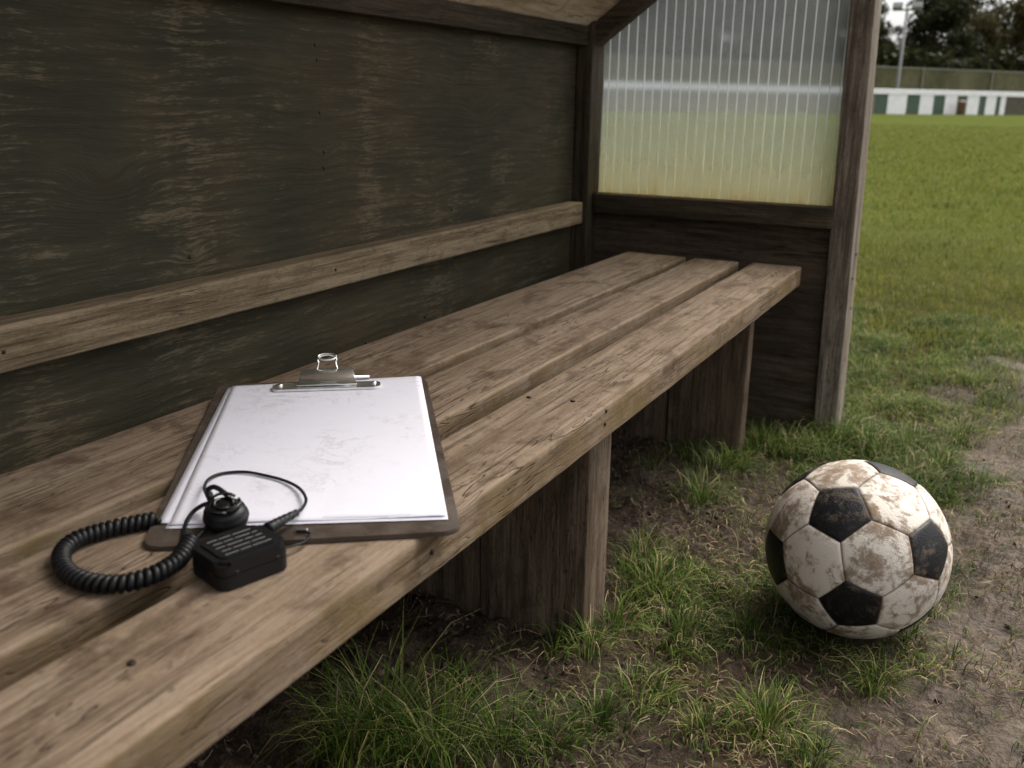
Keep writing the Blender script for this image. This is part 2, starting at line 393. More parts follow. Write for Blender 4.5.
# the pitch: blades spread evenly over the view with distance
n = 420000; r = 2.0*np.exp(rng.random(n)*math.log(34/2.0)); a = R_(90)+rng.uniform(R_(-62), R_(62), n)
X = .8+r*np.cos(a); Y = r*np.sin(a)
k = (Y > 2.0) & ~((X < .62) & (Y < 2.02)) & ((X > .9) | (Y > 2.02)) & (rng.random(n) < (1-soilmask(X, Y))**2*(.6+.4*sstep(.3, .6, fbm(X*3, Y*3, 5, 3)))+.01)
k &= (X > -12) & ~((X < 2.6) & (Y < 2.9) & (rng.random(n) < .5))
X, Y, r = X[k], Y[k], r[k]; n = len(X)
gw = .0022*np.clip(r/2.5, 1, 9)**.9; clh = fbm(X*4.5, Y*4.5, 44, 3)
o = link_mesh('pitch_grass', blade_mesh('pitch_grass', X, Y, gheight(X, Y)-.002, (.012+.040*clh)*rng.uniform(.6, 1.3, n)*np.clip(r/6, 1, 1.4), gw*rng.uniform(.6, 1.4, n), rng.random(n)*6.283, rng.uniform(.3, 1.6, n), 3), MGF)
props(o, 'short green pitch grass stretching to the far white and green wall', 'grass', kind='stuff')
# strands lying on the ground, dead and green
def strand_mesh(name, X, Y, L, wd, rows=6):
    N = len(X); a = rng.random(N)*6.283; k = rng.normal(0, 1.1, N); V = np.zeros((N, rows, 2, 3), np.float32); hump = rng.uniform(.0, .006, N)
    cx, cy = X.copy(), Y.copy()
    for i in range(rows):
        tt = i/(rows-1); w_ = wd*(1-.7*abs(2*tt-1)**2)*.5; z = gheight(cx, cy)+.0032+hump*math.sin(math.pi*tt)
        V[:, i, 0] = np.stack([cx+np.sin(a)*w_, cy-np.cos(a)*w_, z], -1); V[:, i, 1] = np.stack([cx-np.sin(a)*w_, cy+np.cos(a)*w_, z+w_*.6], -1)
        cx = cx+np.cos(a)*L/rows; cy = cy+np.sin(a)*L/rows; a = a+k/rows*1.6
    base = (np.arange(N)*rows*2)[:, None]
    F = np.concatenate([base+np.array([[2*q, 2*q+1, 2*q+3, 2*q+2]]) for q in range(rows-1)], 0)
    return np_mesh(name, V.reshape(-1, 3), F)
n = 80000; X = rng.uniform(.0, 1.6, n); Y = rng.uniform(.3, 2.5, n); k = rng.random(n) < (.25+.75*sstep(.42, .6, fbm(X*8, Y*8, 66, 3)))*np.where(X > .78, .8, 1)*np.where(X < .42, .7, 1)
k &= np.hypot(X-.713, Y-1.15) > .05; X, Y = X[k], Y[k]; n = len(X)
o = link_mesh('dead_straw', strand_mesh('dead_straw', X, Y, rng.uniform(.006, .034, n), rng.uniform(.0008, .0019, n)), MS)
props(o, 'pale dead grass strands and bits scattered over the soil', 'dead grass', kind='stuff')
n = 26000; X = rng.uniform(.4, 1.3, n); Y = rng.uniform(.3, 2.4, n); k = rng.random(n) < (1-soilmask(X, Y))*.9+.04
k &= np.hypot(X-.713, Y-1.15) > .05; X, Y = X[k], Y[k]; n = len(X)
o = link_mesh('trodden_grass', strand_mesh('trodden_grass', X, Y, rng.uniform(.012, .045, n), rng.uniform(.0009, .0017, n)), MG)
props(o, 'flattened green grass blades trodden into the soil beside the bench', 'grass', kind='stuff')
# crumbs of earth
n = 9000; X = rng.uniform(.0, 1.7, n); Y = rng.uniform(.35, 2.3, n); k = rng.random(n) < soilmask(X, Y)*np.where(X > .5, .12, 1); X, Y = X[k], Y[k]; n = len(X)
ico = bmesh.new(); bmesh.ops.create_icosphere(ico, subdivisions=1, radius=1); iv = np.array([v.co[:] for v in ico.verts]); ifc = np.array([[v.index for v in f.verts] for f in ico.faces]); ico.free()
sc = rng.uniform(.0010, .0062, (n, 1, 1))*rng.uniform(.5, 1, (n, 1, 1))*rng.uniform(.6, 1.3, (n, 1, 3))
V = iv[None]*sc*(1+rng.normal(0, .22, (n, len(iv), 1))) + np.stack([X, Y, gheight(X, Y)+.0005], -1)[:, None]
F = (ifc[None]+(np.arange(n)*len(iv))[:, None, None]).reshape(-1, 3)
t = NT('earth_crumbs'); r_ = t.n('NewGeometry').outputs['Random Per Island']
mc = t.done(t.ramp(r_, [(0, (.022, .014, .010)), (.7, (.07, .048, .035)), (1, (.13, .095, .07))]), .85)
o = link_mesh('soil_crumbs', np_mesh('soil_crumbs', V.reshape(-1, 3), F), mc); props(o, 'dark crumbs of earth lying under the bench and on the path', 'soil', kind='stuff')

# ------------------------------------------------------------------ materials of the shelter
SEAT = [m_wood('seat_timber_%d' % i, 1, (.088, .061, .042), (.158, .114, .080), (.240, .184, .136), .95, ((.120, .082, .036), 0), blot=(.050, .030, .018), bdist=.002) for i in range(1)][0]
LEGM = m_wood('leg_timber', 2, (.045, .031, .021), (.092, .066, .045), (.19, .145, .105), .8, bdist=.0012, crack=.6, fine=.7)
BATM = m_wood('batten_timber', 1, (.072, .052, .030), (.145, .108, .066), (.27, .21, .14), .6, crack=.6)
POSTM = m_wood('post_timber', 2, (.060, .048, .037), (.135, .110, .086), (.30, .26, .21), .55, crack=1, bdist=.0015)
DARKM = m_wood('dark_frame_timber', 2, (.021, .017, .011), (.042, .033, .022), (.082, .064, .044), .5)
DARKX = m_wood('dark_rail_timber', 0, (.023, .018, .012), (.048, .038, .026), (.095, .075, .053), .5)
PLATEM = m_wood('wall_plate_timber', 1, (.018, .014, .009), (.034, .027, .018), (.07, .055, .038), .5)
ENDM = m_wood('end_board_ply', 0, (.030, .022, .015), (.055, .041, .030), (.095, .072, .053), .6, fine=.6)
ROOFM = m_wood('roof_ply', 1, (.26, .20, .125), (.44, .355, .245), (.60, .52, .39), .6, fine=.5)
NAIL = m_plain('rusty_nail', (.035, .024, .018), .6, .6)

def m_wall():
    t = NT('worn_green_ply'); tc = t.n('TexCoord').outputs['Object']
    sp = t.n('SeparateXYZ'); t.put(sp.inputs[0], tc); Yc, Zc = sp.outputs[1], sp.outputs[2]
    warp = t.math('MULTIPLY', t.math('SUBTRACT', t.noise(t.mapp(tc, (1, 2.2, 5)), 2.2, 2), .5), .022)
    warp = t.math('ADD', warp, t.math('MULTIPLY', t.math('SUBTRACT', t.noise(t.mapp(tc, (1, 5, 12)), 3, 2), .5), .004))
    for ky, kz, rad, amp in ((.68, .547, .020, .022), (1.027, .560, .012, .010), (.781, .461, .010, .012), (1.45, .62, .02, .02), (1.30, .50, .015, .012), (.2, .6, .03, .04), (-.4, .5, .03, .04)):
        dy = t.math('DIVIDE', t.math('SUBTRACT', Yc, ky), rad*1.9); dz = t.math('DIVIDE', t.math('SUBTRACT', Zc, kz), rad)
        rr = t.math('ADD', t.math('MULTIPLY', dy, dy), t.math('MULTIPLY', dz, dz))
        gz = t.math('EXPONENT', t.math('MULTIPLY', rr, -.6))
        warp = t.math('ADD', warp, t.math('MULTIPLY', gz, amp))
    zz = t.math('ADD', Zc, warp)
    cmb = t.n('CombineXYZ'); t.put(cmb.inputs[1], t.math('MULTIPLY', Yc, 5.5)); t.put(cmb.inputs[2], t.math('MULTIPLY', zz, 95))
    grain = t.noise(cmb.outputs[0], 1.6, 4, .65)
    cmb2 = t.n('CombineXYZ'); t.put(cmb2.inputs[1], t.math('MULTIPLY', Yc, 34)); t.put(cmb2.inputs[2], t.math('MULTIPLY', zz, 260))
    fine = t.noise(cmb2.outputs[0], 1.6, 3, .7)
    # paint: dark green to brownish
    pn = t.noise(t.mapp(tc, (1, 1.5, 2.6)), 2.6, 4, .6)
    base = t.ramp(pn, [(.36, (.041, .039, .025)), (.50, (.055, .048, .030)), (.62, (.068, .055, .034))])
    base = t.mix(t.ramp(grain, [(.40, .35), (.56, 0)]), base, (.018, .017, .012))
    # worn through: short horizontal dashes, clustered and in vertical drips
    drip = t.noise(t.mapp(tc, (1, 16, 1.2)), 1.3, 3, .55)
    clus = t.noise(t.mapp(tc, (1, 3, 3)), 1.9, 4, .6)
    dash = t.math('ADD', t.math('MULTIPLY', grain, .5), t.math('MULTIPLY', fine, .5))
    w_ = t.math('ADD', dash, t.math('ADD', t.math('MULTIPLY', t.math('SUBTRACT', drip, .5), .17), t.math('MULTIPLY', t.math('SUBTRACT', clus, .5), .42)))
    wm = t.ramp(w_, [(.550, 0), (.60, .34), (.67, .68)])
    col = t.mix(wm, base, (.155, .122, .082))
    # brown vertical stain near the board joint
    sj = t.math('MULTIPLY', t.math('ABSOLUTE', t.math('SUBTRACT', Yc, t.math('ADD', 1.03, t.math('MULTIPLY', t.math('SUBTRACT', pn, .5), .08)))), 14)
    sm_ = t.math('MULTIPLY', t.math('SUBTRACT', 1.0, sj, clamp=True), t.ramp(clus, [(.35, .4), (.6, 1)]), clamp=True)
    col = t.mix(t.math('MULTIPLY', sm_, .45), col, (.058, .043, .027))
    # knots' dark hearts
    for ky, kz, rad in ((.68, .547, .0075), (.781, .461, .005), (1.027, .547, .0035), (1.45, .62, .006)):
        dy = t.math('DIVIDE', t.math('SUBTRACT', Yc, ky), rad*1.5); dz = t.math('DIVIDE', t.math('SUBTRACT', Zc, kz), rad)
        gz = t.math('EXPONENT', t.math('MULTIPLY', t.math('ADD', t.math('MULTIPLY', dy, dy), t.math('MULTIPLY', dz, dz)), -1.0))
        col = t.mix(t.math('MULTIPLY', gz, .75), col, (.045, .032, .018))
    h = t.math('ADD', t.math('ADD', t.math('MULTIPLY', grain, .7), t.math('MULTIPLY', fine, .4)), t.math('MULTIPLY', wm, -.25))
    return t.done(col, t.ramp(wm, [(0, .62), (1, .85)]), t.bump(h, .0022), **{'Specular IOR Level': .07})
WALLM = m_wall()

# ------------------------------------------------------------------ shelter
Y0, YE = -1.05, 1.88
sh = thing('dugout_shelter', 'dark timber shelter of worn green boards with a clear ribbed side window', 'shelter')
def board(name, lo, hi, mat, parent=sh, bev=.0015, label=None):
    o = bm_obj(name, box_bm(lo, hi, bev), mat, parent)
    if label: o['label'] = label
    return o
wall = board('back_wall', (-.018, Y0, -.02), (0, YE+.02, .80), WALLM, label='worn dark green plywood back wall')
def nail(y, z, x, parent, r=.0028, dirx=True):
    M = Matrix.Rotation(R_(90), 4, 'Y') if dirx else Matrix.Identity(4)
    return bm_obj('nail', lathe_bm([(r*.4, -.001), (r, -.0002), (r, .0005), (r*.6, .0011)], (x, y, z), 12, M), NAIL, parent, True)
for (px, py) in [(320, 113), (324, 152), (324, 168), (315, 45), (317, 60), (190, 257), (452, 210)]:
    p = at(px, py, 0, 0); nail(p[1], p[2], .0002, wall, .0024)
bat = timber('backrest_batten', (.0175, Y0+.02, .4160), (.0175, YE-.055, .4145), .034, .044, BATM, sh, (1, 0, 0), .0035, 140, .0007, 3, 'pale weathered rail along the back wall')
for (px, py) in [(336, 270), (4, 352), (574, 213)]:
    p = at(px, py, 0, .035); nail(p[1], p[2], .0345, bat, .0022)
timber('wall_plate', (.014, Y0, .7615), (.014, YE-.038, .7615), .028, .036, PLATEM, sh, bev=.003, seed=4)
board('corner_post', (.001, YE-.036, 0), (.036, YE+.034, .80), DARKM, bev=.003)
# end wall: board, sill rail, window, rafter
board('end_board', (.003, YE+.012, -.02), (.545, YE+.028, .409), ENDM, label='dark stained lower board of the end wall')
timber('window_sill', (.038, YE+.008, .4305), (.528, YE+.008, .4315), .04, .040, DARKX, sh, (0, 1, 0), .003, 40, .0006, 8)
TH = math.atan2(.094, .126)
def roof_z(x): return .745 + (x-.04)*math.tan(TH)     # underside of the rafter
raf = timber('rafter', (-.03+.0, YE-.006, roof_z(-.03)+.024), (.62, YE-.006, roof_z(.62)+.024), .036, .038, DARKX, sh, (0, 1, 0), .003, 40, .0006, 9)
raf2 = timber('rafter', (-.03, -.95, roof_z(-.03)+.024), (.62, -.95, roof_z(.62)+.024), .036, .038, DARKX, sh, (0, 1, 0), .003, 40, .0006, 9)
# roof sheet
bm = bmesh.new(); zo = .048
pts = [(-.09, roof_z(-.09)+zo), (.60, roof_z(.60)+zo)]
tn = Vector((-math.sin(TH), 0, math.cos(TH)))*.014
vs = []
for y in (Y0-.06, YE+.06):
    for (x, z) in pts: vs.append(bm.verts.new((x, y, z))); 
    for (x, z) in pts[::-1]: vs.append(bm.verts.new((x+tn.x, y, z+tn.z)))
for i in range(4): bm.faces.new((vs[i], vs[(i+1) % 4], vs[4+(i+1) % 4], vs[4+i]))
bm.faces.new(vs[:4]); bm.faces.new(vs[4:])
bm_obj('roof_panel', bm, ROOFM, sh)
# front door posts
def lean_post(name, b, tpt, wx, wy, seed):
    return timber(name, b, tpt, wx, wy, POSTM, sh, (1, 0, 0), .003, 60, .0009, seed)
pb = (.556, YE+.042, -.03); zt = 1.16
pp = lean_post('front_post', pb, (.556-.022*zt/.81+.004, YE+.042, zt), .044, .084, 11)
nail(YE+.03, .315, .5715, pp, .003); nail(YE+.05, .36, .570, pp, .003); nail(YE+.04, .255, .5735, pp, .0025)
pp2 = lean_post('front_post', (.556, -.98, -.03), (.54, -.98, zt), .042, .072, 12)
# corrugated clear window: sheet with ribs
zs = .4515; xa, xb = .020, .530; yw = YE+.022
def topz(x): return roof_z(x)+.01
bm = bmesh.new()
q = [(xa, zs), (xb, zs), (xb, topz(xb)), (xa, topz(xa))]
f0 = [bm.verts.new((x, yw, z)) for x, z in q]; f1 = [bm.verts.new((x, yw+.004, z)) for x, z in q]
bm.faces.new(f0); bm.faces.new(f1[::-1])
for i in range(4): bm.faces.new((f0[i], f0[(i+1) % 4], f1[(i+1) % 4], f1[i]))
t = NT('hazy_plastic_sheet'); tc = t.n('TexCoord').outputs['Object']; sp = t.n('SeparateXYZ'); t.put(sp.inputs[0], tc)
st = t.noise(t.mapp(tc, (8, 1, 1.2)), 6, 4, .6)
grime = t.ramp(t.math('ADD', sp.outputs[2], t.math('MULTIPLY', t.math('SUBTRACT', st, .5), .10)), [(.440, (.72, .62, .38)), (.468, (.80, .76, .58)), (.56, (.82, .83, .75)), (.66, (.84, .86, .88))])
gl = t.n('BsdfRefraction'); gl.inputs['IOR'].default_value = 1.12; t.put(gl.inputs['Roughness'], .13); t.put(gl.inputs['Color'], grime)
tl = t.n('BsdfTranslucent'); t.put(tl.inputs[0], t.mix(.35, grime, (.8, .82, .8))); df = t.n('BsdfDiffuse'); t.put(df.inputs[0], t.mix(1, grime, (.62, .60, .50), 'MULTIPLY'))
gs = t.n('BsdfGlossy'); gs.inputs['Roughness'].default_value = .3
m1 = t.n('MixShader'); t.put(m1.inputs[0], t.ramp(t.math('ADD', sp.outputs[2], t.math('MULTIPLY', t.math('SUBTRACT', st, .5), .16)), [(.45, .34), (.56, .22), (.70, .10)])); t.t.links.new(gl.outputs[0], m1.inputs[1])
m0 = t.n('MixShader'); m0.inputs[0].default_value = .5; t.t.links.new(tl.outputs[0], m0.inputs[1]); t.t.links.new(df.outputs[0], m0.inputs[2]); t.t.links.new(m0.outputs[0], m1.inputs[2])
m2 = t.n('MixShader'); m2.inputs[0].default_value = .03; t.t.links.new(m1.outputs[0], m2.inputs[1]); t.t.links.new(gs.outputs[0], m2.inputs[2]); t.t.links.new(m2.outputs[0], t.out.inputs[0])
t.t.nodes.remove(t.b); PLAST = t.m
win = bm_obj('side_window', bm, PLAST, sh); win['label'] = 'hazy ribbed clear plastic side window'
t = NT('plastic_rib'); tl = t.n('BsdfTranslucent'); t.put(tl.inputs[0], (.85, .88, .86, 1)); t.put(t.b.inputs['Base Color'], (.62, .64, .60, 1)); t.b.inputs['Roughness'].default_value = .3
ms = t.n('MixShader'); ms.inputs[0].default_value = .8; t.t.links.new(t.b.outputs[0], ms.inputs[1]); t.t.links.new(tl.outputs[0], ms.inputs[2])
tr = t.n('BsdfTransparent'); m3 = t.n('MixShader'); m3.inputs[0].default_value = .60; t.t.links.new(ms.outputs[0], m3.inputs[1]); t.t.links.new(tr.outputs[0], m3.inputs[2]); t.t.links.new(m3.outputs[0], t.out.inputs[0]); RIB = t.m
x = xa+.012
while x < xb-.005:
    bm_obj('rib', box_bm((x-.0011, yw-.0035, zs+.001), (x+.0011, yw-.0004, topz(x)-.004), .0005, 1), RIB, win); x += .0192

# ------------------------------------------------------------------ bench
be = thing('bench', 'long weathered three-plank timber bench along the green back wall', 'bench', (.3, .4, 0))
TK = .037
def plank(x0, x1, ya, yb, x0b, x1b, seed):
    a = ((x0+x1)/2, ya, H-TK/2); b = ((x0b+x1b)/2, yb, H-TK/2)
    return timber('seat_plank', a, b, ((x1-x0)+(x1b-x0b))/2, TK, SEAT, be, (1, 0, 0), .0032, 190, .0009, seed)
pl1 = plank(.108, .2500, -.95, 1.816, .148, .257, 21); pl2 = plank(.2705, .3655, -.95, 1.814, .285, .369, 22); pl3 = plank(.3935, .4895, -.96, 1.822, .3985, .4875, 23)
for (px, py) in [(529, 397.5), (573, 401.5), (236, 549)]:
    p = at(px, py, 2, H) if px != 236 else at(132, 664, 2, H)
    bm_obj('nail_hole', lathe_bm([(.0018, -.002), (.0026, -.0004), (.0026, .0004), (.001, .0006)], (p[0], p[1], H+.0008), 10), NAIL, pl3, True)
for (px, py) in [(606, 411), (605, 424), (432, 552)]:
    p = at(px, py, 0, .489); nail(p[1], p[2], .4892, pl3, .0022)
for (px, py) in [(425, 317), (366, 343)]:
    p = at(px, py, 2, H); bm_obj('nail_hole', lathe_bm([(.0015, -.002), (.002, -.0004), (.002, .0004), (.001, .0006)], (p[0], p[1], H+.0006), 10), NAIL, pl2, True)
def leg(y0, y1, x0, x1, seed):
    lg = timber('leg', ((x0+x1)/2, (y0+y1)/2, -.03), ((x0+x1)/2, (y0+y1)/2, H-TK-.0005), x1-x0, y1-y0, LEGM, be, (1, 0, 0), .003, 30, .0008, seed)
    return lg
for i, (ya, yb) in enumerate([(.948, 1.016), (1.690, 1.722), (.18, .22), (-.62, -.58)]):
    leg(ya, yb, .288, .434, 31+i*3); leg(ya+.006, yb+.002, .125, .2845, 32+i*3)

# ------------------------------------------------------------------ ball
def make_ball():
    c = Vector((.7133, 1.1499, .1085)); Rr = .11
    ph = (1+5**.5)/2; ico = []
    for a in (-1, 1):
        for b in (-ph, ph): ico += [(0, a, b), (a, b, 0), (b, 0, a)]
    ico = np.array(ico, float)
    RM = np.array([[.052, .965, .259], [.975, .007, -.222], [-.216, .264, -.94]]); u, s_, vt = np.linalg.svd(RM); RM = u@vt
    ico = ico@RM.T
    for ax, dg in ((UP, 2.2), (RT, -2.2)):
        ico = ico@np.array(Matrix.Rotation(R_(dg), 3, Vector(ax))).T
    E = 2.0; nb = [[j for j in range(12) if j != i and abs(np.linalg.norm(ico[i]-ico[j])-E) < .01] for i in range(12)]
    polys = []
    for i in range(12):
        polys.append(([ico[i]*2/3+ico[j]/3 for j in nb[i]], 1))
    for i in range(12):
        for j in nb[i]:
            for k in nb[i]:
                if i < j < k and k in nb[j]:
                    A, B, C_ = ico[i], ico[j], ico[k]; hx = []
                    for p, q in ((A, B), (A, C_), (B, C_), (B, A), (C_, A), (C_, B)): hx.append(p*2/3+q/3)
                    polys.append((hx, 0))
    V = []; F = []; MI = []; SE = []
    n = 20
    for pts, mi in polys:
        P = np.array(pts); cen = P.mean(0); nn = cen/np.linalg.norm(cen)
        u = P[0]-cen; u /= np.linalg.norm(u); v = np.cross(nn, u)
        ang = np.arctan2((P-cen)@v, (P-cen)@u); P = P[np.argsort(ang)]; k = len(P)
        # planar fan grid
        edges = [(P[i], P[(i+1) % k]) for i in range(k)]
        enorm = []
        for a, b in edges:
            m = np.cross(a, b); m /= np.linalg.norm(m)
            if m@cen < 0: m = -m
            enorm.append(m)
        enorm = np.array(enorm)
        for a, b in edges:
            base = len(V); idx = {}
            for i in range(n+1):
                for j in range(i+1):
                    s = i/n; s = 1-(1-s)**1.5      # finer towards the seam
                    pe = a+(b-a)*(j/i if i else 0); p = cen+(pe-cen)*s
                    d = p/np.linalg.norm(p); dist = max(0, (enorm@d).min())*Rr
                    SE.append(math.exp(-(dist/.0009)**2)); r = Rr*(1 - .013*math.exp(-(dist/.0014)**1.5) - .003*math.exp(-dist/.006))
                    idx[(i, j)] = len(V); V.append(tuple(np.array(c)+d*r))
            for i in range(n):
                for j in range(i+1):
                    F.append((idx[(i, j)], idx[(i+1, j)], idx[(i+1, j+1)])); MI.append(mi)
                    if j < i: F.append((idx[(i, j)], idx[(i+1, j+1)], idx[(i, j+1)])); MI.append(mi)
    me = bpy.data.meshes.new('football'); me.from_pydata(V, [], F); me.update()
    sa = me.attributes.new('seam', 'FLOAT', 'POINT'); sa.data.foreach_set('value', SE)
    bm = bmesh.new(); bm.from_mesh(me); bmesh.ops.remove_doubles(bm, verts=bm.verts, dist=.00005); bmesh.ops.recalc_face_normals(bm, faces=bm.faces)
    bm.to_mesh(me); bm.free()
    def leather(name, base, mud, mix_lo, cut):
        t = NT(name); v = t.coord(rnd=False)
        a = t.noise(v, 19, 8, .66, .8); b = t.noise(v, 55, 6, .7, .4); f = t.noise(v, 330, 3, .6)
        mud_m = t.ramp(t.math('ADD', t.math('MULTIPLY', a, .54), t.math('MULTIPLY', b, .46)), cut)
        scuff = t.ramp(t.math('ABSOLUTE', t.math('SUBTRACT', t.noise(v, 22, 5, .7, 1.2), .5)), [(0, 1), (.014, .35), (.04, 0)])
        col = t.mix(mix_lo, base, mud)
        col = t.mix(t.math('MULTIPLY', scuff, t.ramp(b, [(.45, 0), (.6, .55)])), col, tuple(x*.7 for x in mud))
        col = t.mix(mud_m, col, mud)
        col = t.mix(t.math('MULTIPLY', t.attr('seam'), .8), col, tuple(x*.28 for x in mud))
        vo = t.n('TexVoronoi', feature='DISTANCE_TO_EDGE'); vo.inputs['Scale'].default_value = 260; t.put(vo.inputs['Vector'], v)
        h = t.math('ADD', t.math('MULTIPLY', f, .3), t.math('MULTIPLY', t.ramp(vo.outputs[0], [(0, 0), (.12, 1)]), .25))
        h = t.math('ADD', h, t.math('MULTIPLY', mud_m, .9))
        return t.done(col, t.ramp(mud_m, [(0, .42), (1, .85)]), t.bump(h, .0006), **{'Specular IOR Level': .25})
    WH = leather('dirty_white_leather', (.70, .64, .57), (.19, .125, .075), .08, [(.475, 0), (.51, .34), (.54, .72), (.61, .93)])
    BK = leather('scuffed_black_leather', (.005, .006, .008), (.13, .095, .07), .02, [(.53, 0), (.58, .35), (.64, .8)])
    o = link_mesh('football', me, [WH, BK], None, True, origin=c)
    o.data.polygons.foreach_set('material_index', MI if len(MI) == len(o.data.polygons) else [0]*len(o.data.polygons))
    props(o, 'muddy black and white football resting on worn grass beside the path', 'football')
    return o
make_ball()

# ------------------------------------------------------------------ clipboard
KO = Vector((.3385, .3945, H)); KA = R_(36.4); KW, KL = .2165, .381
KM = Matrix.Translation(KO) @ Matrix.Rotation(KA, 4, 'Z')       # local: x along width, y towards the clip
cb = thing('clipboard', 'dark brown hardboard clipboard with a chrome clip lying on the bench', 'clipboard', tuple(KO))
def rrect_bm(x0, y0, x1, y1, rad, z0, z1, bev, M, seg=6):
    bm = bmesh.new(); ps = []
    for cx, cy, a0 in ((x1-rad, y1-rad, 0), (x0+rad, y1-rad, 90), (x0+rad, y0+rad, 180), (x1-rad, y0+rad, 270)):
        for k in range(seg+1): a = R_(a0+90*k/seg); ps.append((cx+rad*math.cos(a), cy+rad*math.sin(a)))
    lo = [bm.verts.new((x, y, z0)) for x, y in ps]; hi = [bm.verts.new((x, y, z1)) for x, y in ps]
    bm.faces.new(lo[::-1]); top = bm.faces.new(hi)
    for i in range(len(ps)): bm.faces.new((lo[i], lo[(i+1) % len(ps)], hi[(i+1) % len(ps)], hi[i]))
    if bev: bmesh.ops.bevel(bm, geom=[e for e in top.edges], offset=bev, segments=2, affect='EDGES')
    bm.transform(M); return bm
t = NT('brown_hardboard'); v = t.coord(rnd=False)
n1 = t.noise(v, 35, 5, .65); n2 = t.noise(v, 400, 3, .6)
HB = t.done(t.ramp(t.math('ADD', t.math('MULTIPLY', n1, .7), t.math('MULTIPLY', n2, .3)), [(.35, (.034, .025, .019)), (.55, (.060, .045, .035)), (.72, (.10, .078, .060))]), t.ramp(n1, [(.4, .38), (.6, .6)]), t.bump(n2, .0003))
bm_obj('board', rrect_bm(0, 0, KW, KL, .012, .0008, .0042, .0008, KM), HB, cb, True).data.shade_smooth() if False else bm_obj('board', rrect_bm(0, 0, KW, KL, .012, .0008, .0042, .0008, KM), HB, cb)
CH = m_plain('chrome_steel', (.80, .80, .80), .27, .96, 90, .00015, .12)
cl = None
U0 = KW/2+.0035
bar = bm_obj('clip_plate', rrect_bm(U0-.055, KL-.042, U0+.055, KL-.020, .0055, .0066, .0088, .0009, KM), CH, cb)
def sheet_strip(name, prof, w0, w1, th, mat, parent, u0=U0):
    """bent metal sheet: prof = list of (v, w) along length, width tapering w0..w1"""
    bm = bmesh.new(); n = len(prof); P = [Vector((0, v, w)) for v, w in prof]; rows = []
    for i, p in enumerate(P):
        tg = (P[min(i+1, n-1)]-P[max(i-1, 0)]).normalized(); nr = Vector((0, -tg.z, tg.y))
        wd = w0+(w1-w0)*i/(n-1); row = []
        for s in (-1, 1):
            for q in (0, 1): row.append(bm.verts.new(Vector((u0+s*wd/2, p.y, p.z))+nr*th*q))
        rows.append(row)
    for a, b in zip(rows, rows[1:]):
        for i, j in ((0, 1), (1, 3), (3, 2), (2, 0)): bm.faces.new((a[i], a[j], b[j], b[i]))
    bm.faces.new((rows[0][0], rows[0][1], rows[0][3], rows[0][2])); bm.faces.new((rows[-1][0], rows[-1][2], rows[-1][3], rows[-1][1]))
    bmesh.ops.transform(bm, matrix=KM, verts=bm.verts)
    return bm_obj(name, bm, mat, parent, False)
prof = spline([(KL-.0345, .0095), (KL-.030, .0105), (KL-.024, .0125), (KL-.018, .0165), (KL-.010, .0190), (KL-.003, .0180), (KL+.000, .0150), (KL-.001, .0105), (KL-.004, .0055)], 5)
lev = sheet_strip('clip_lever', [tuple(p) for p in prof], .062, .046, .0012, CH, cb)
lev.data.polygons.foreach_set('use_smooth', [True]*len(lev.data.polygons))
md = lev.modifiers.new('bevel', 'BEVEL'); md.width = .0004; md.segments = 2
def kp(u, v, w): return tuple(KM @ Vector((u, v, w)))
ring = [(U0-.011, KL-.010, .019), (U0-.0095, KL-.006, .023), (U0-.009, KL-.004, .0255)]
for k in range(0, 13):
    a = R_(205-k*(230/12)); ring.append((U0+.0098*math.cos(a), KL-.002+.003*math.sin(a), .0280+.0045*math.sin(a)))
ring += [(U0+.0095, KL-.006, .023), (U0+.011, KL-.010, .019)]
tube('hanging_loop', [kp(*p) for p in spline(ring, 4)], .0009, CH, cb)
rg = [(U0+.0095*math.cos(R_(a)), KL-.002+.0055*math.sin(R_(a)), .0315+.002*math.sin(R_(a))) for a in range(0, 361, 15)]
tube('loop_rim', [kp(*p) for p in rg], .0010, CH, cb)
tube('hinge_pin', [kp(U0-.030, KL-.0035, .0085), kp(U0+.044, KL-.0035, .0085)], .0021, CH, cb, 10)
for s in (-1, 1): bm_obj('rivet', lathe_bm([(.0032, 0), (.0030, .0012), (.0015, .002)], kp(U0+s*.048, KL-.0275, .0088), 16), CH, cb, True)

# papers held by the clip
def m_paper():
    t = NT('paper'); v = t.coord(rnd=False)
    d = t.noise(v, 24, 6, .7, 1.3); e = t.noise(v, 9, 4, .6)
    ln = t.ramp(t.math('ABSOLUTE', t.math('SUBTRACT', d, .5)), [(0, 1), (.012, .5), (.036, 0)])
    msk = t.ramp(e, [(.47, 0), (.60, .68)])
    ln2 = t.ramp(t.math('ABSOLUTE', t.math('SUBTRACT', t.noise(t.mapp(v, (1, 1, 1), (5, 2, 0)), 55, 4, .7, .8), .5)), [(0, .8), (.01, .25), (.03, 0)])
    msk2 = t.ramp(t.noise(t.mapp(v, (1, 1, 1), (9, 3, 0)), 14, 4, .6), [(.56, 0), (.66, .5)])
    smg = t.ramp(t.noise(v, 13, 6, .65, .4), [(.60, 0), (.80, .45)])
    c = t.mix(t.math('MULTIPLY', ln, msk), (.63, .62, .69), (.34, .31, .32))
    c = t.mix(t.math('MULTIPLY', ln2, msk2), c, (.27, .24, .24))
    c = t.mix(smg, c, (.52, .49, .48))
    return t.done(c, .85, t.bump(t.noise(v, 30, 4, .6), .0006))
PAPER = m_paper(); PLAINP = m_plain('plain_paper', (.62, .61, .68), .85, var=.02)
zt_ = H+.0060
cor = [at(169, 525, 2, zt_), at(447, 516, 2, zt_), at(419, 376, 2, zt_), at(232, 386, 2, zt_)]
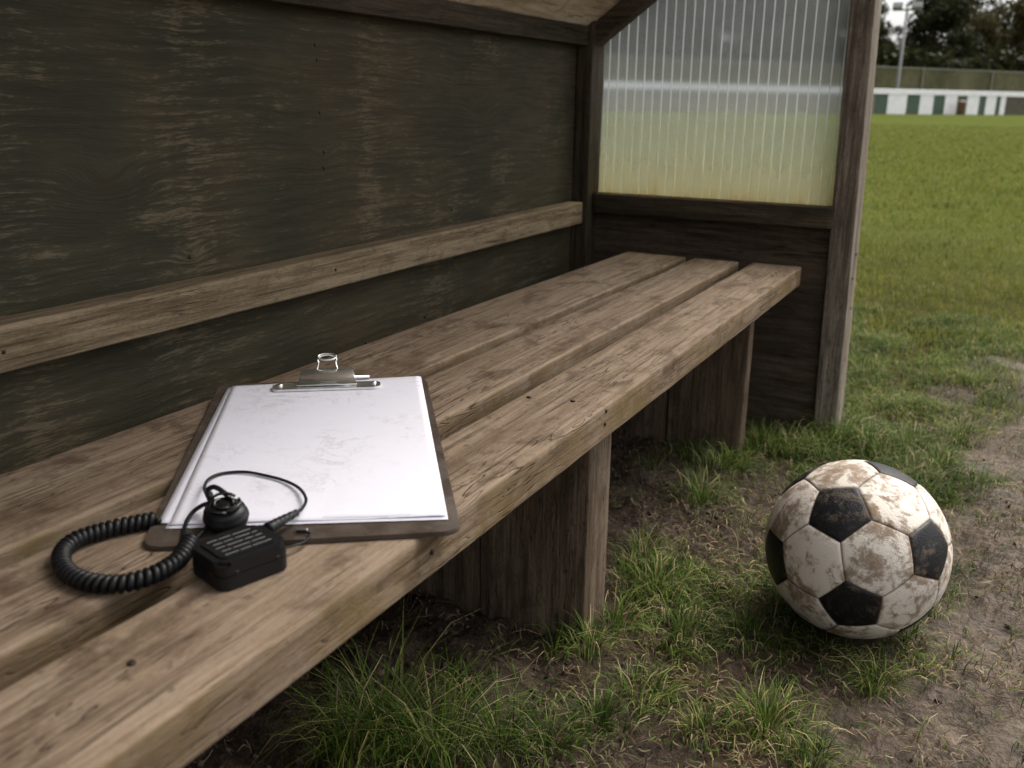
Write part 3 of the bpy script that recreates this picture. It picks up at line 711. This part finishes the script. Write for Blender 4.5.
def sheet(cs, z, mat, label, lift=0, seed=0, cut=None):
    n = 36; m = 48; V = np.zeros((m+1, n+1, 3))
    for j in range(m+1):
        for i in range(n+1):
            a, b = i/n, j/m; p = (cs[0]*(1-a)+cs[1]*a)*(1-b)+(cs[3]*(1-a)+cs[2]*a)*b
            zz = z + lift*(1-b)**3*(.3+.7*abs(a-.5)*2) + (vn(a*3, b*4, seed)-.5)*.0010*(1-b)*(1 if lift else .2)
            V[j, i] = (p[0], p[1], max(zz, z-.0002))
    ii = np.arange((n+1)*(m+1)).reshape(m+1, n+1)
    F = np.stack([ii[:-1, :-1], ii[:-1, 1:], ii[1:, 1:], ii[1:, :-1]], -1).reshape(-1, 4)
    me = np_mesh('paper_sheet', V.reshape(-1, 3), F)
    o = link_mesh('paper_sheet', me, mat, None, True, origin=tuple(cs[0][:2])+(z,))
    md = o.modifiers.new('thickness', 'SOLIDIFY'); md.thickness = .0002; md.offset = -1
    return props(o, label, 'paper', 'papers on the clipboard')
ku = np.array([math.cos(KA), math.sin(KA), 0]); kv = np.array([-math.sin(KA), math.cos(KA), 0])
sheet(cor, H+.0060, PAPER, 'scuffed white sheet with faint grey marks, topmost on the clipboard', .0003, 1)
c2 = [cor[0]-ku*.0085+kv*.005, cor[1]-ku*.002+kv*.002, cor[2]-ku*.001+kv*.001, cor[3]-ku*.004-kv*.004]
sheet(c2, H+.0056, PLAINP, 'second white sheet, its left edge showing beside the topmost one', .0004, 2)
c3 = [cor[0]-ku*.002-kv*.0035, cor[1]+ku*.0005-kv*.0038, cor[2]+ku*.0022+kv*.0005, cor[3]-ku*.002-kv*.001]
sheet(c3, H+.0052, PLAINP, 'lowest white sheet, lying directly on the brown clipboard', .0001, 3)

# ------------------------------------------------------------------ speaker microphone
BLK = m_plain('matt_black_plastic', (.006, .006, .007), .42, 0, 500, .00012, .2, **{'Specular IOR Level': .3})
GLS = m_plain('glossy_black_plastic', (.006, .006, .007), .28)
RUB = m_plain('black_rubber_cord', (.005, .005, .006), .45, **{'Specular IOR Level': .3})
p = [at(194, 541, 2, H+.021), at(258, 519, 2, H+.021), at(283, 541, 2, H+.021), at(217, 564, 2, H+.021)]
mcen = sum(p)/4; ex = ((p[1]-p[0])+(p[2]-p[3]))/2; ey = ((p[0]-p[3])+(p[1]-p[2]))/2
lx, ly = np.linalg.norm(ex)*1.07, np.linalg.norm(ey)*1.05; ma = math.atan2(ex[1], ex[0])
MM = Matrix.Translation((mcen[0], mcen[1], H)) @ Matrix.Rotation(ma, 4, 'Z')
mic = thing('speaker_microphone', 'black handheld microphone unit with coiled cord beside the clipboard', 'microphone', (mcen[0], mcen[1], H))
def mp(x, y, z): return tuple(MM @ Vector((x, y, z)))
bm = rrect_bm(-lx/2, -ly/2, lx/2, ly/2, .0075, .0008, .0100, .0006, MM)
def join(bm, b2):
    me = bpy.data.meshes.new('t'); b2.to_mesh(me); b2.free(); bm.from_mesh(me); bpy.data.meshes.remove(me)
join(bm, rrect_bm(-lx/2+.0007, -ly/2+.0007, lx/2-.0007, ly/2-.0007, .007, .0095, .0112, 0, MM)); join(bm, rrect_bm(-lx/2, -ly/2, lx/2, ly/2, .0075, .0107, .0195, .0026, MM))
body = bm_obj('microphone_body', bm, BLK, mic)
bm = rrect_bm(-lx/2+.005, -ly/2+.005, lx/2-.005, ly/2-.005, .004, .0190, .0207, .0007, MM); bm_obj('face_plate', bm, BLK, body)
bm = bmesh.new()
for r in range(5):
    yy = -ly/2+.0095+r*(ly-.019)/4; x = -lx/2+.0085+(r % 2)*.001
    while x < lx/2-.010:
        L = random.uniform(.006, .018); box_bm((x, yy-.0007, .0204), (min(x+L, lx/2-.008), yy+.0007, .0211), .0003, 1, bm, MM); x += L+.0009
bm_obj('grille', bm, m_plain('grille_plastic', (.008, .008, .009), .40), body)
for s in (-.55, .62):
    bm_obj('latch', box_bm((s*lx/2-.0015, -ly/2-.0003, .0085), (s*lx/2+.0015, -ly/2+.002, .0125), .0002, 1, None, MM), RUB, body)
bm_obj('indicator', box_bm((-lx/2-.0004, -.010, .008), (-lx/2+.001, -.006, .011), .0003, 1, None, MM), GLS, body)
def up(px, py, z): q = at(px, py, 2, H+z); return (q[0], q[1], H+z)
# boot and thin cable
bp = [up(268, 529, .017), up(276, 524, .017), up(285, 519, .016), up(296, 513, .015)]
pth = spline(bp, 8); rr = np.linspace(.0042, .0024, len(pth)); rr = rr+np.where(np.arange(len(pth)) % 4 < 2, .0004, 0)
tube('cable_boot', pth, rr, BLK, mic, 12)
tube('thin_cable', spline([up(296, 513, .015), up(302.5, 508, .014), up(306, 499, .012), up(300, 489, .010), up(288, 482, .0085), up(272, 477, .0080), up(246, 472, .008), up(222, 473.5, .008), up(209, 479, .010), up(204.5, 488, .016), up(207, 496, .022)], 8), .00125, RUB, mic)
tube('thin_cable', spline([up(212, 503, .020), up(203, 505, .016), up(192, 513, .010), up(185.5, 525, .006), up(183.5, 538, .006), up(186, 547, .0065)], 8), .0016, RUB, mic)
tube('thin_cable', spline([up(211, 524, .010), up(203, 531, .008), up(193, 542, .006), up(188, 550, .006)], 6), .0017, RUB, mic)
tube('clip_wire', spline([up(280, 549, .012), up(292, 546, .007), up(303, 542.5, .0055), up(309.5, 536, .0055), up(308, 532.5, .006), up(297, 531.5, .006)], 8), .0009, RUB, mic)
bm_obj('clip_tip', box_bm((-.004, -.0012, -.0008), (.004, .0012, .0008), .0003, 1, None, Matrix.Translation(up(302, 529.5, .0062)) @ Matrix.Rotation(R_(20), 4, 'Z')), CH, mic)
# coiled cord
ctr = spline([up(190, 541, .0068), up(186, 548, .0068), up(178, 560, .0068), up(163, 570, .0068), up(142, 579, .0068), up(118, 584, .0068), up(94, 583, .0068), up(73, 576, .0068), up(62, 564, .0068), up(63, 551, .0068), up(76, 540, .0068), up(95, 533, .0068), up(117, 527, .0068), up(137, 523, .0065), up(158, 519, .0065)], 40)
sl_ = np.concatenate([[0], np.cumsum(np.linalg.norm(np.diff(ctr, axis=0), axis=1))]); LT = sl_[-1]
turns = int(LT/.0047); N = turns*14; ss = np.linspace(0, LT, N); cp = np.stack([np.interp(ss, sl_, ctr[:, k]) for k in range(3)], -1)
T = np.gradient(cp, axis=0); T /= np.linalg.norm(T, axis=1, keepdims=True); sd_ = np.cross(T, [0, 0, 1.0]); sd_ /= np.linalg.norm(sd_, axis=1, keepdims=True)
phs = ss/LT*turns*2*math.pi + .5*np.sin(ss*180)
hr = .0040
tube('coiled_cord', cp + hr*(np.cos(phs)[:, None]*sd_ + np.sin(phs)[:, None]*np.array([0, 0, 1.0])), .0024, RUB, mic, 7)
# round earpiece on the body's back edge
ec = up(226, 516, .014)
EM = Matrix.Rotation(R_(25), 4, 'Z') @ Matrix.Rotation(R_(18), 4, 'X') @ Matrix.Diagonal((.96, .84, .95, 1))
ep = bm_obj('earpiece', lathe_bm([(.004, -.0100), (.011, -.0090), (.0150, -.0055), (.0168, 0), (.0164, .0022), (.0158, .0026), (.0152, .0060), (.0125, .0085), (.0100, .0090)], ec, 40, EM), BLK, mic, True)
ec2 = Vector(ec)+EM@Vector((0, 0, .009))
bm_obj('ear_cushion', lathe_bm([(.0098, 0), (.0104, .0012), (.0090, .0026), (.0060, .0022), (.0045, .0030), (.002, .0034)], ec2, 32, EM), GLS, ep, True)
for a0, rr_ in ((0, .0070), (120, .0062), (230, .0068), (60, .0118), (200, .0122), (300, .0120)):
    q = [ec2+EM@Vector((rr_*math.cos(R_(a0+k*16)), rr_*math.sin(R_(a0+k*16)), .0028+.0014*math.sin(k/6*3.14))) for k in range(7)]
    tube('ridge', q, .0011, GLS, ep)
hk = [up(209, 497, .022), up(208, 490, .027), up(214, 487, .030), up(222, 491, .028), up(229, 498, .024), up(231, 505, .020)]
tube('ear_hook', spline(hk, 8), .0019, GLS, ep, 10)
hk2 = [up(209, 494, .020), up(211, 500, .019), up(214, 507, .017), up(217, 512, .017)]
tube('ear_hook', spline(hk2, 6), .0028, GLS, ep, 10)

# ------------------------------------------------------------------ far side of the pitch
A = at(878, 114, 2, 0)[:2]; B = at(1024, 115.2, 2, 0)[:2]; A = np.array(A); B = np.array(B); dw = (B-A)/np.linalg.norm(B-A)
nw = np.array([-dw[1], dw[0]]); nw = nw if nw@(A-CAMP[:2]) > 0 else -nw
WHM = m_plain('white_board_paint', (.84, .83, .88), .6, 0, 3, 0, .08); GYM = m_plain('grey_brown_boards', (.20, .185, .155), .7, 0, 3, 0, .15); GRM = m_plain('green_board_paint', (.045, .085, .055), .6, 0, 3, 0, .15)
def along(s, off=0): q = A+dw*s+nw*off; return q
def wall_box(s0, s1, z0, z1, off, th, bm, bev=.01):
    a = math.atan2(dw[1], dw[0]); q = along(0, off)
    M = Matrix.Translation((q[0], q[1], 0)) @ Matrix.Rotation(a, 4, 'Z')
    sgn = 1 if (Matrix.Rotation(a, 4, 'Z') @ Vector((0, 1, 0))).dot(Vector((nw[0], nw[1], 0))) > 0 else -1
    ylo, yhi = (0, th) if sgn > 0 else (-th, 0)
    return box_bm((s0, ylo, z0), (s1, yhi, z1), bev, 1, bm, M)
pw = thing('pitch_wall', 'long white topped wall with green, white and grey panels beyond the pitch', 'wall', (A[0], A[1], 0))
def s_at(px):           # where along the wall a photo column falls
    v = FW+RT*(px-512)/FPX-UP*(114-384)/FPX; v = v[:2]; M2 = np.array([v, -dw]).T; k = np.linalg.solve(M2, A-CAMP[:2]); return k[1]
HW = 1.6
bm_obj('coping', wall_box(-95, 60, HW-.34, HW, -.06, .30, None), WHM, pw)
marks = [886, 905, 918, 931.5, 943, 955, 965, 977, 984, 994, 998.5, 1003.5]
ss = [s_at(x) for x in marks]
bays = []   # (s0,s1,white)
for i in range(len(ss)-1): bays.append((ss[i], ss[i+1], i % 2 == 0))
s = s_at(874); bays.append((s, ss[0], False)); grey = []
while s > -90: grey.append((s-3.2, s-.04)); s -= 3.2
for a0, b0, wh in bays:
    bm_obj('white_panel' if wh else 'green_panel', wall_box(a0, b0, 0, HW-.34, 0 if not wh else -.03, .16, None), WHM if wh else GRM, pw)
for a0, b0 in grey: bm_obj('grey_panel', wall_box(a0, b0, 0, HW-.40, 0, .16, None), GYM, pw)
BRM = m_plain('brown_boards', (.070, .062, .042), .7, 0, 3, 0, .3)
bm_obj('dark_panel', wall_box(ss[-1], ss[-1]+14, 0, HW-.34, 0, .14, None), BRM, pw); bm_obj('white_panel', wall_box(ss[-1]+14, ss[-1]+16, 0, HW-.34, -.03, .16, None), WHM, pw)
bm_obj('green_panel', wall_box(ss[-1]+16, ss[-1]+40, 0, HW-.34, 0, .14, None), GRM, pw)
# litter bin-like brown object
bp_ = along(s_at(953), -.6)
lb = bm_obj('litter_bin', lathe_bm([(.20, 0), (.24, .05), (.27, .75), (.30, .80), (.28, .86), (.20, .92), (.05, .95)], (bp_[0], bp_[1], 0), 20), m_plain('bin_brown', (.16, .085, .065), .6, var=.3), None, True, (bp_[0], bp_[1], 0))
props(lb, 'small reddish brown bin standing against the far white panel', 'bin')
# netting fence behind
fo = 14.0
fq = along(0, fo)
fn = thing('netting_fence', 'tall olive netting fence behind the white pitch wall', 'fence', (fq[0], fq[1], 0))
t = NT('olive_netting'); v = t.coord(rnd=False); n1 = t.noise(t.mapp(v, (1, 1, .7)), .35, 5, .6); n2 = t.noise(v, 2.2, 4, .6)
NETM = t.done(t.ramp(t.math('ADD', t.math('MULTIPLY', n1, .6), t.math('MULTIPLY', n2, .4)), [(.38, (.050, .052, .020)), (.5, (.085, .080, .034)), (.64, (.13, .118, .062))]), .9)
HF = 3.6
bm_obj('netting', wall_box(-110, 90, 0, HF, fo, .05, None, 0), NETM, fn); FPM = m_plain('fence_post_grey', (.20, .19, .16), .6)
bm_obj('top_rail', wall_box(-110, 90, HF, HF+.10, fo-.04, .10, None, 0), FPM, fn)
for k in range(-11, 9):
    bm_obj('fence_post', wall_box(k*9.2+2, k*9.2+2.12, 0, HF-.01, fo-.14, .12, None, 0), FPM, fn)
# floodlight pole
q0_ = along(s_at(894)); q = q0_+(q0_-CAMP[:2])*.03; D = (q-CAMP[:2])@FW[:2]
lp = thing('floodlight_pole', 'grey floodlight pole standing behind the white pitch wall', 'light pole', (q[0], q[1], 0))
GAL = m_plain('galvanised_steel', (.22, .22, .22), .6, .1)
HPx = 6.6
bm_obj('pole', lathe_bm([(.12, 0), (.11, 1), (.075, HPx)], (q[0], q[1], 0), 16), GAL, lp, True)
bm_obj('crossarm', box_bm((q[0]-.9, q[1]-.06, HPx), (q[0]+.9, q[1]+.06, HPx+.12), .01, 1), GAL, lp)
for s in (-.6, .6):
    M = Matrix.Translation((q[0]+s, q[1]-.12, HPx+.32)) @ Matrix.Rotation(R_(-35), 4, 'X')
    bm_obj('floodlight', box_bm((-.32, -.10, -.22), (.32, .12, .22), .04, 2, None, M), GAL, lp)
def on_ray(px, off):
    q = along(s_at(px)); u = (q-CAMP[:2]); u /= np.linalg.norm(u); return q+u*off/abs(u@nw)
# trees
def tree_meshes(seed, hgt, rad, nleaf, pal):
    r = np.random.default_rng(seed)
    bm = bmesh.new()
    def limb(p0, p1, r0, r1):
        V, F_ = tube_data(spline([p0, ((np.array(p0)+p1)/2+r.normal(0, .12, 3)), p1], 4), np.linspace(r0, r1, 9), 7, True)
        vs = [bm.verts.new(v) for v in V]
        for f in F_:
            bm.faces.new([vs[i] for i in f])
    limb(np.array([0, 0, -.1]), np.array([r.normal(0, .2), r.normal(0, .2), hgt*.75]), hgt*.022, hgt*.006)
    cl = []
    nl = 11
    for i in range(nl):
        z0 = hgt*(.22+.45*i/nl); a = r.random()*6.28+i*2.4; L = rad*r.uniform(.55, .95)*(1-.35*i/nl)
        e = np.array([math.cos(a)*L, math.sin(a)*L, z0+hgt*r.uniform(.08, .28)]); limb(np.array([0, 0, z0]), e, hgt*.007, hgt*.002)
        cl.append((e, r.uniform(.18, .32)*rad*1.3)); cl.append((e*.6+np.array([0, 0, z0*.45]), r.uniform(.18, .3)*rad*1.3))
    for i in range(10): cl.append((np.array([r.normal(0, rad*.35), r.normal(0, rad*.35), hgt*r.uniform(.62, .97)]), r.uniform(.16, .28)*rad*1.3))
    me1 = bpy.data.meshes.new('trunk'); bmesh.ops.recalc_face_normals(bm, faces=bm.faces); bm.to_mesh(me1); bm.free()
    C_ = np.array([c for c, _ in cl]); Rr = np.array([q for _, q in cl]); pick = r.choice(len(cl), nleaf, p=Rr**2/np.sum(Rr**2))
    d = r.normal(0, 1, (nleaf, 3)); d /= np.linalg.norm(d, axis=1, keepdims=True)
    P = C_[pick]+d*(Rr[pick]*r.random(nleaf)**.45)[:, None]*np.array([1, 1, .8])
    u = r.normal(0, 1, (nleaf, 3)); u /= np.linalg.norm(u, axis=1, keepdims=True); w_ = np.cross(u, d); w_ /= np.linalg.norm(w_, axis=1, keepdims=True)+1e-6
    s_ = r.uniform(.10, .26, (nleaf, 1))
    V = np.stack([P-u*s_, P+w_*s_*.6, P+u*s_, P-w_*s_*.6], 1).reshape(-1, 3)
    me2 = np_mesh('crown', V, np.arange(nleaf*4).reshape(-1, 4))
    return me1, me2
BARK = m_plain('bark', (.050, .038, .028), .9, 0, 3, .02, .4)
LF = [m_grass('leaves_dark', [(0, (.012, .016, .006)), (.6, (.030, .034, .012)), (1, (.055, .055, .022))]),
      m_grass('leaves_olive', [(0, (.028, .026, .009)), (.6, (.060, .052, .018)), (1, (.11, .085, .035))]),
      m_grass('leaves_green', [(0, (.018, .028, .009)), (.6, (.040, .052, .018)), (1, (.075, .085, .035))])]
kinds = [(tree_meshes(5, 13, 4.2, 9000, 0), 0, 'dark dense'), (tree_meshes(6, 12, 4.6, 6500, 1), 1, 'olive brown'), (tree_meshes(8, 15, 3.6, 4200, 2), 2, 'thin crowned green')]
kmesh = []
for (a, b), li, nm in kinds:
    a.materials.append(BARK); b.materials.append(LF[li]); a.polygons.foreach_set('use_smooth', [True]*len(a.polygons)); kmesh.append((a, b, nm))
tr = random.Random(3)
# (photo column, distance beyond wall, kind, size); the rest fill the belt on either side
spots = [(868, 26, 2, .72), (884, 40, 1, .70), (925, 24, 0, 1.0), (938, 30, 0, 1.08), (958, 26, 1, .86), (985, 28, 2, .80), (1005, 25, 1, 1.02), (1022, 30, 0, 1.05), (1045, 24, 1, 1.0), (1075, 28, 0, 1.05), (1110, 25, 2, .9), (1150, 27, 1, 1.0), (1200, 28, 0, 1)]
spots += [(845-i*23, 23+(i*7) % 13, (i*2+i//3) % 3, .78+.3*tr.random()) for i in range(12)]
places = {0: 'far woodland', }
cnt = {}
for i, (px, off, kd, sc) in enumerate(spots):
    q = on_ray(px, off)
    r_ = thing('tree', 'x', 'tree', (q[0], q[1], 0), 'trees beyond the pitch')
    r_.scale = (sc, sc, sc); r_.rotation_euler = (0, 0, tr.random()*6.28)
    for nm, m_ in (('trunk', kmesh[kd][0]), ('crown', kmesh[kd][1])):
        c_ = bpy.data.objects.new(nm, m_); COL.objects.link(c_); c_.parent = r_
    cnt[(px < 860, px > 1030, kd)] = j = cnt.get((px < 860, px > 1030, kd), -1)+1; nth = ('first', 'second', 'third', 'fourth', 'fifth', 'sixth')[j]
    if px < 860: r_['label'] = '%s tree blurred behind the hazy side window, %s such from its right' % (kmesh[kd][2], nth)
    elif px > 1030: r_['label'] = '%s tree past the right end of the far wall, %s such' % (kmesh[kd][2], nth)
    else:
        r_['label'] = {868: 'thin crowned green tree just right of the shelter post', 884: 'low olive brown tree behind the floodlight pole', 925: 'dark dense tree next right of the floodlight pole',
                       938: 'second dark dense tree right of the floodlight pole', 958: 'olive brown tree above the brown bin', 985: 'thin crowned green tree with sky beside it', 1005: 'tall olive brown tree above the last white panels', 1022: 'dark dense tree at the right edge of the photo'}[px]
# undergrowth under the trees
n = 60000; s_ = rng.uniform(-100, 80, n); of = rng.uniform(17, 24, n); zz = 5.6*rng.random(n)**1.0*(.75+.5*fbm(s_*.25, s_*0, 3, 3))
P = np.stack([A[0]+dw[0]*s_+nw[0]*of, A[1]+dw[1]*s_+nw[1]*of, zz], -1)
u = rng.normal(0, 1, (n, 3)); u /= np.linalg.norm(u, axis=1, keepdims=True); w_ = np.cross(u, rng.normal(0, 1, (n, 3))); w_ /= np.linalg.norm(w_, axis=1, keepdims=True)
sc = rng.uniform(.2, .5, (n, 1)); V = np.stack([P-u*sc, P+w_*sc*.6, P+u*sc, P-w_*sc*.6], 1).reshape(-1, 3)
o = link_mesh('undergrowth', np_mesh('undergrowth', V, np.arange(n*4).reshape(-1, 4)), LF[0]); props(o, 'dark undergrowth between the far trees behind the netting fence', 'undergrowth', kind='stuff')
